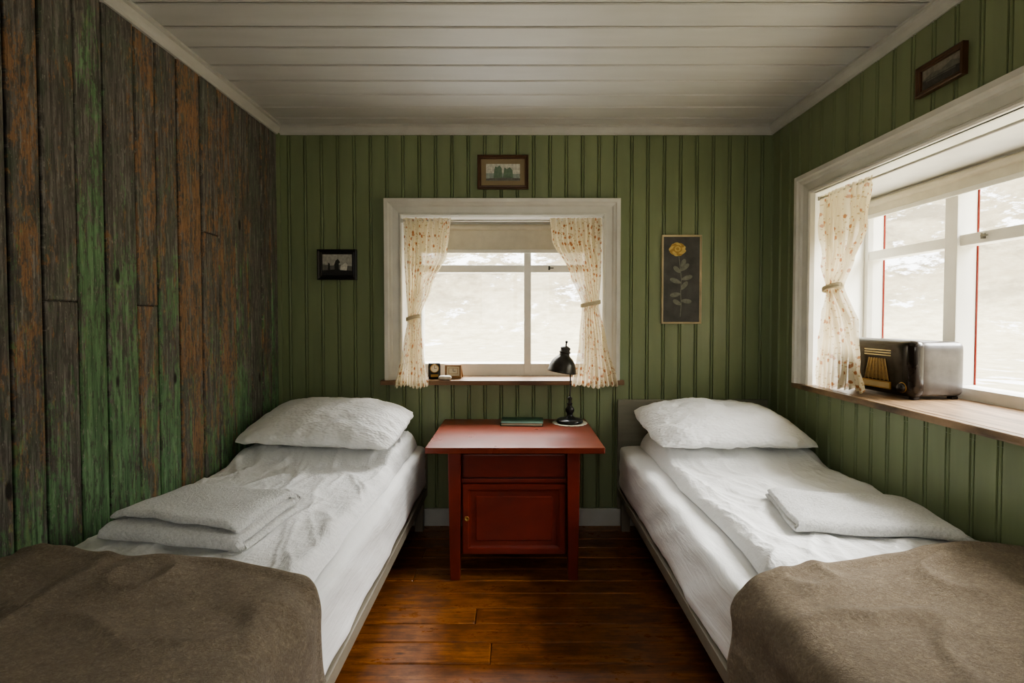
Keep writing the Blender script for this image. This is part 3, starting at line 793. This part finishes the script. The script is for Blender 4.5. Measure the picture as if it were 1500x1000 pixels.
vv = [(p[0], -.0075, p[1]) for p in pts]+[(p[0], .0, p[1]) for p in pts]
mk('grille_cloth', vv, [(0, 1, 2, 3), (4, 5, 6, 7), (0, 1, 5, 4), (1, 2, 6, 5), (2, 3, 7, 6), (3, 0, 4, 7)], M['gold'], rad)
for k in range(7):
    t = k/6; xa = W*(.38+.24*t); xb = W*(.32+.36*t); G().tube([(xa, -.008, .151), (xb, -.0095, .063)], .0018, 8).out('grille_bar', M['goldbar'], rad, True)
g = G()
g.frame(W*.30, W*.70, .034, .056, [(0, 0), (0, .0105), (.004, .0105), (.004, 0)]); g.out('dial_bezel', M['brass'], rad)
G().box(W*.30, W*.70, -.0088, -.002, .034, .056, b=.002).out('dial', M['ivory'], rad, label='ivory tuning dial')
for x in (.045, W-.045):
    G().lathe([(.017, 0), (.018, .003), (.016, .012), (.013, .015), (.001, .016)], (x, -.005, .045), 24, mat=RX).out('knob', M['hair'], rad, True)
    G().lathe([(.019, 0), (.021, .001), (.019, .002)], (x, -.0062, .045), 24, mat=RX).out('knob_ring', M['brass'], rad, True)
for x in (.03, W-.03):
    for y in (.03, DP-.02): G().box(x-.012, x+.012, y-.012, y+.012, 0.0003, .012, b=.002).out('foot', M['hair'], rad)
TM.pop()

# ------------------------------------------------------------------ beds
MZ0, MZ1 = .217, .455
def wr(x, y, s, A=1.0):  # long soft wrinkles
    wx = x+.05*fbm(x*3, y*3, s+31, 2)
    a = fbm(wx*4.5+y*1.6, y*1.1-x*.6, s, 2); b = fbm(x*9-y*2.0, y*3, s+9, 2)
    c = fbm(wx*3.0-y*2.6, y*1.4+x*2.0, s+50, 2); d = fbm(wx*9+y*3, y*2.2, s+70, 2)
    r = 1-abs(a)*3.0; r2 = 1-abs(c)*3.4; r3 = 1-abs(d)*4
    return A*(.0095*max(0, r)**2+.008*max(0, r2)**2+.0055*max(0, r3)**2)+.003*b+.008*fbm(x*2, y*2, s+20, 2)
def bed(x0, x1, lab, side, head):
    e = thing('bed', ((x0+x1)/2, -1.02, 0), lab, 'bed', 'pair of single beds')
    y0, y1 = -2.03, -.035
    for x in (x0+.001, x1-.026):
        G().box(x, x+.025, y0, y1, .172, .215, b=.004).out('side_rail', M['rail'], e)
    G().box(x0, x1, y0-.02, y0, .17, .31, b=.004).out('footboard', M['rail'], e)
    if head: G().box(x0-.0, x1+.01, -.034, -.018, .10, .695, b=.005).out('headboard', M['headb'], e, label='plain grey-green wooden headboard')
    else: G().box(x0, x1, -.034, -.018, .17, .42, b=.004).out('headboard', M['rail'], e)
    for x in (x0+.035, x1-.035):
        for y in (y0+.03, -.07): G().box(x-.022, x+.022, y-.022, y+.022, 0, .18, b=.004).out('leg', M['rail'], e)
    yy = y1-.1
    for k in range(14): G().box(x0+.026, x1-.026, yy-.06, yy, .190, .207).out('slat', M['rail'], e); yy -= .138
    def dm(q, n):
        k = .004*fbm(q.x*4, q.y*2.2, q.z*9+x0, 3)
        if abs(n.x) > .5:
            k += .004*fbm(q.y*5+q.z*9, q.z*4, 3+x0, 3)
            rr = 1-abs(fbm(q.y*3+q.z*5, q.z*3, 9+x0, 2))*3.2; k += .006*max(0, rr)**2
        p = q+n*k
        if n.z < -.3: p.z = max(p.z, MZ0)
        return p
    mt = G().rbox(((x0+x1)/2, (y0+y1)/2, (MZ0+MZ1)/2-.0), (x1-x0-.006, y1-y0-.01, MZ1-MZ0), .035, (26, 110, 14), disp=dm).out('mattress', M['sheet'], None, True)
    info(mt, 'single mattress in smooth white fitted sheet', 'mattress', 'mattresses on the beds')
bed(-1.258, -.478, 'low taupe-framed single bed beside weathered plank wall', -1, False)
bed(.552, 1.352, 'low taupe-framed single bed with grey headboard beside green wall', 1, True)

def duvet(x0, x1, y0, y1, T, seed, lab, headfold, flip, A):
    NX, NY = 130, 240; v = []; f = []
    def hgt(x, y):
        e = min(x-x0, x1-x); ey = min(y-y0, y1-y)
        R = .045
        a = min(max(e/R, 0), 1); b = min(max(ey/R, 0), 1)
        prof = math.sqrt(max(0, 1-(1-a)**2))*math.sqrt(max(0, 1-(1-b)**2))
        h = T
        t = max(0, min(1, (y-headfold)/.16)); h += .045*t*t*(3-2*t)
        w = wr(x*1.0, y*1.0, seed, A)
        side = max(0, 1-e/.2)
        h += w+.012*side*fbm(x*3, y*9, seed+3, 3)
        return MZ1+.004+prof*h
    for i in range(NY+1):
        for j in range(NX+1):
            tx = j/NX; ty = i/NY
            tx = tx-.06*math.sin(2*math.pi*tx)
            x = x0+(x1-x0)*tx; y = y0+(y1-y0)*ty
            ox = .02*fbm(y*2.2, seed, 0, 3)
            v.append((x+ox*((1-tx) if flip > 0 else tx), y, hgt(x, y)))
    for i in range(NY):
        for j in range(NX):
            a = i*(NX+1)+j; f.append((a, a+1, a+NX+2, a+NX+1))
    ob = mk('duvet', v, f, M['duvet'], None, True)
    info(ob, lab, 'duvet', 'duvets on the beds'); return hgt
hL = duvet(-1.262, -.52, -1.62, -.10, .042, 2.0, 'crinkled white duvet on bed against plank wall', -.62, -1, .8)
hR = duvet(.655, 1.362, -1.62, -.10, .036, 11.0, 'crinkled white duvet on bed under wide window', -.62, 1, .9)

def pillow(c, W, H, T, pitch, yaw, roll, seed, lab, A=1.0):
    n = 72; v = []; f = []; m = 56
    Rm = Matrix.Translation(c) @ Matrix.Rotation(yaw, 4, 'Z') @ Matrix.Rotation(pitch, 4, 'X') @ Matrix.Rotation(roll, 4, 'Y')
    for sg in (1, -1):
        for i in range(m+1):
            for j in range(n+1):
                u = -math.cos(math.pi*j/n); w = -math.cos(math.pi*i/m)
                u = u*.8+(2*j/n-1)*.2; w = w*.8+(2*i/m-1)*.2
                x = u*W/2*(1-.06*abs(w)**5)*(1-.02*(1-w*w)); y = w*H/2*(1-.10*abs(u)**5)*(1-.02*(1-u*u))
                t = max(0, (1-abs(u)**2.4))**.5*max(0, (1-abs(w)**2.2))**.5
                z = sg*T/2*t
                dz = A*(.014*fbm(u*2.2, w*2.2, seed+sg, 3)*t+.008*fbm(u*6, w*5, seed+sg*3, 3)*t**.5)
                ea = math.atan2(w, u); dz += .006*math.sin(ea*22+seed)*max(0, 1-abs(1-max(abs(u), abs(w))-.12)/.12)*fbm(ea*2, 1, seed, 2)*1.6
                if sg < 0: z *= .8
                z += -.025*abs(u)**3
                v.append(Rm @ Vector((x+.010*fbm(w*3, 0, seed, 2), y+.010*fbm(u*4, 3, seed, 2), z+dz)))
    for s_ in range(2):
        o = s_*(m+1)*(n+1)
        for i in range(m):
            for j in range(n):
                a = o+i*(n+1)+j; f.append((a, a+1, a+n+2, a+n+1))
    bm = bmesh.new(); vs = [bm.verts.new(p) for p in v]
    for q in f: bm.faces.new([vs[k] for k in q])
    bmesh.ops.remove_doubles(bm, verts=bm.verts, dist=1e-4); bm.verts.index_update()
    V = [x.co.copy() for x in bm.verts]; F = [[x.index for x in q.verts] for q in bm.faces]; bm.free()
    info(mk('pillow', V, F, M['seer'], None, True), lab, 'pillow', 'white pillows on the beds')
pillow((-.880, -.345, .643), .72, .50, .165, math.radians(10), math.radians(-3), math.radians(2), 3, 'plump white textured pillow on bed against plank wall', .7)
pillow((.975, -.345, .636), .74, .50, .155, math.radians(10), math.radians(3), math.radians(1), 8, 'plump white textured pillow on bed with headboard')

def towel(c, W, L, t, layers, yaw, seed, lab, hfun):
    path = []; r = t/2*1.05; GP = 1.22
    for k in range(layers):
        z = t*.5+k*t*GP
        ys = [-L/2+r, L/2-r]
        if k % 2: ys = ys[::-1]
        path += [(ys[1]*(1-q/22)+ys[0]*(q/22), z) for q in range(23)]
        if k < layers-1:
            yc = ys[0]; sg = -1 if yc < 0 else 1
            path += [(yc+sg*r*1.4*math.sin(a*math.pi/8), z+t*GP*.5*(1-math.cos(a*math.pi/8))) for a in range(1, 8)]
    P = [Vector((0, y, z)) for y, z in path]; out = []; inn = []
    for i, p in enumerate(P):
        d = (P[min(i+1, len(P)-1)]-P[max(i-1, 0)]).normalized(); nn = Vector((0, -d.z, d.y)); tt = t*.47*(1 if 0 < i < len(P)-1 else .5); out.append(p+nn*tt); inn.append(p-nn*tt)
    loop = out+inn[::-1]; N = len(loop); NX = 80; v = []; f = []
    Rm = Matrix.Translation((c[0], c[1], 0)) @ Matrix.Rotation(yaw, 4, 'Z')
    def hs(x, y): return sum(hfun(x+a*.03, y+b*.03) for a in (-1, 0, 1) for b in (-1, 0, 1))/9
    for i in range(NX+1):
        tx = i/NX; tx = tx-.13*math.sin(2*math.pi*tx)
        x = -W/2+W*tx; e = W/2-abs(x)
        ro = 1-math.sqrt(max(0, 1-max(0, 1-e/(t*.5))**2))
        for q in loop:
            lay = min(layers-1, int(q.z/(t*GP)))
            z = q.z
            zc = t*.5+lay*t*GP
            z = zc+(z-zc)*(1-.9*ro)
            z += .008*fbm(x*5, q.y*5, seed, 3)*min(1, q.z/t)
            z -= lay*.006*max(0, 1-e/.06)**2
            xx = x+(.014*fbm(q.y*4, lay*7, seed, 2)-.012*(lay-.5))*(1 if x > 0 else -.4)*min(1, abs(x)/(W/2))**4
            yy = q.y+.012*fbm(x*4, lay*5, seed, 2)
            p = Rm @ Vector((xx, yy, 0)); p.z = hs(p.x, p.y)+.004+max(0, z)
            v.append(p)
    for i in range(NX):
        for k in range(N):
            q = (k+1) % N; f.append((i*N+k, i*N+q, (i+1)*N+q, (i+1)*N+k))
    def cap(o):
        n2 = len(out)
        for k in range(n2-1): f.append((o+k, o+k+1, o+N-2-k, o+N-1-k))
    cap(0); cap(NX*N)
    info(mk('towel', v, f, M['terry'], None, True), lab, 'towel', 'folded white towels')
towel((-.925, 1.52-D), .43, .27, .024, 3, math.radians(-9), 2.2, 'thick folded white terry towel beside plank wall', hL)
towel((1.080, 1.61-D), .45, .30, .017, 2, math.radians(-10), 5.1, 'thin folded white terry towel on bed under wide window', hR)

def blanket(x0, x1, inner, ystart, seed, lab, zt, amp=1.0):
    NU, NV = 150, 110; v = []; f = []
    flat = x1-x0; R = .06; hang = .30
    tot = flat-R+R*math.pi/2+hang
    for i in range(NV+1):
        for j in range(NU+1):
            s = tot*j/NU
            if s < flat-R: lx = s; lz = 0; nx, nz = 0, 1
            elif s < flat-R+R*math.pi/2:
                a = (s-flat+R)/R; lx = flat-R+R*math.sin(a); lz = -R+R*math.cos(a); nx, nz = math.sin(a), math.cos(a)
            else: lx = flat; lz = -R-(s-flat+R-R*math.pi/2); nx, nz = 1, 0
            ys = ystart(min(1, s/flat))-.035*fbm(s*2.5, seed, 0, 2)
            ye = -2.10
            t = i/NV; y = ys+(ye-ys)*t; dd = ys-y
            w = .014*fbm(s*3, y*3, seed, 2)+.014*amp*max(0, 1-abs(fbm(s*3+y*2, y*3-s, seed+5, 2))*2.4)**2
            if nz < .5: w += .012*math.sin(y*18+seed+lz*3)*min(1, (-lz)/.2)
            w += .012*math.exp(-((dd-.022)/.018)**2)
            w += .010*math.sin(math.pi*min(1, t*3))
            w = max(w, -.003)
            X = lx+nx*(w+.006); Z = zt+lz+nz*(w+.004)
            xx = x0+X if inner > 0 else x1-X
            v.append((xx, y, Z))
    for i in range(NV):
        for j in range(NU):
            a = i*(NU+1)+j; f.append((a, a+1, a+NU+2, a+NU+1))
    ob = mk('blanket', v, f, M['wool'], None, True)
    md = ob.modifiers.new('thick', 'SOLIDIFY'); md.thickness = .012; md.offset = 0
    md = ob.modifiers.new('round', 'SUBSURF'); md.levels = 1; md.render_levels = 1
    info(ob, lab, 'blanket', 'folded wool blankets'); return ob
blanket(-1.262, -.470, 1, lambda q: (1.315-.14*q*q)-D, 1.0, 'taupe brown wool blanket draped over bed by plank wall', .517)
blanket(.544, 1.362, -1, lambda q: (1.345-.15*q*q)-D, 6.0, 'taupe brown wool blanket draped over bed by green wall', .513, 1.2)

# ------------------------------------------------------------------ outside
v = []; f = []; NA, NR = 260, 150
for i in range(NR+1):
    r = 3+260*(i/NR)**2.0
    for j in range(NA+1):
        a = math.radians(360*j/NA); x, y = r*math.cos(a), r*math.sin(a)
        h = -.9; t = max(0, r-34)
        h += .70*t*(1-math.exp(-t/30))+min(1, r/60)*(.5*fbm(x*.03, y*.03, 0, 4))+min(1, t/60)*11*fbm(x*.014, y*.014, 3, 6)+.03*fbm(x*.5, y*.5, 1, 3)
        v.append((x, y, h))
for i in range(NR):
    for j in range(NA):
        a = i*(NA+1)+j; f.append((a, a+1, a+NA+2, a+NA+1))
hl = mk('hillside', v, f, M['terrain'], None, True, origin='zero')
struct(hl, 'pale grassy valley floor rising to snow-patched hills', 'hillside')

# ------------------------------------------------------------------ light
w = bpy.data.worlds.new('overcast'); scene.world = w; w.use_nodes = True
bg = w.node_tree.nodes['Background']; bg.inputs[0].default_value = (1.0, .997, .98, 1); bg.inputs[1].default_value = 5.4
def area(name, loc, tgt, sx, sy, p, col=(1, .988, .955)):
    l = bpy.data.lights.new(name, 'AREA'); l.shape = 'RECTANGLE'; l.size = sx; l.size_y = sy; l.energy = p; l.color = col
    o = bpy.data.objects.new(name, l); COL.objects.link(o); o.location = loc
    o.rotation_euler = (Vector(tgt)-Vector(loc)).to_track_quat('-Z', 'Y').to_euler()
area('sky_light', (0, 3.6, 4.6), (-.07, -.4, .9), 4.5, 3, 850)
area('sky_light.001', (5.6, -1.0, 4.6), (1.3, -1.2, .9), 4.5, 3.2, 1500)
area('front_fill_light', (0, YF-1.6, 2.0), (0, 0, 1.2), 3, 2.4, 85)  # added fill lamp shining in through the added front window

# ------------------------------------------------------------------ camera
cam = bpy.data.cameras.new('camera'); co = bpy.data.objects.new('camera', cam); COL.objects.link(co)
cam.sensor_width = 36; cam.lens = 750/1500*36; cam.clip_start = .05; cam.clip_end = 1000
P = math.radians(1.5)
co.location = (0, -D, 1.144); co.rotation_euler = (math.pi/2-P, 0, 0)
cam.shift_x = -5/1500; cam.shift_y = -(37-750*math.tan(P))/1500
scene.camera = co
scene.view_settings.view_transform = 'AgX'
try: scene.view_settings.look = 'AgX - Medium High Contrast'
except Exception: pass
scene.view_settings.exposure = 0.36
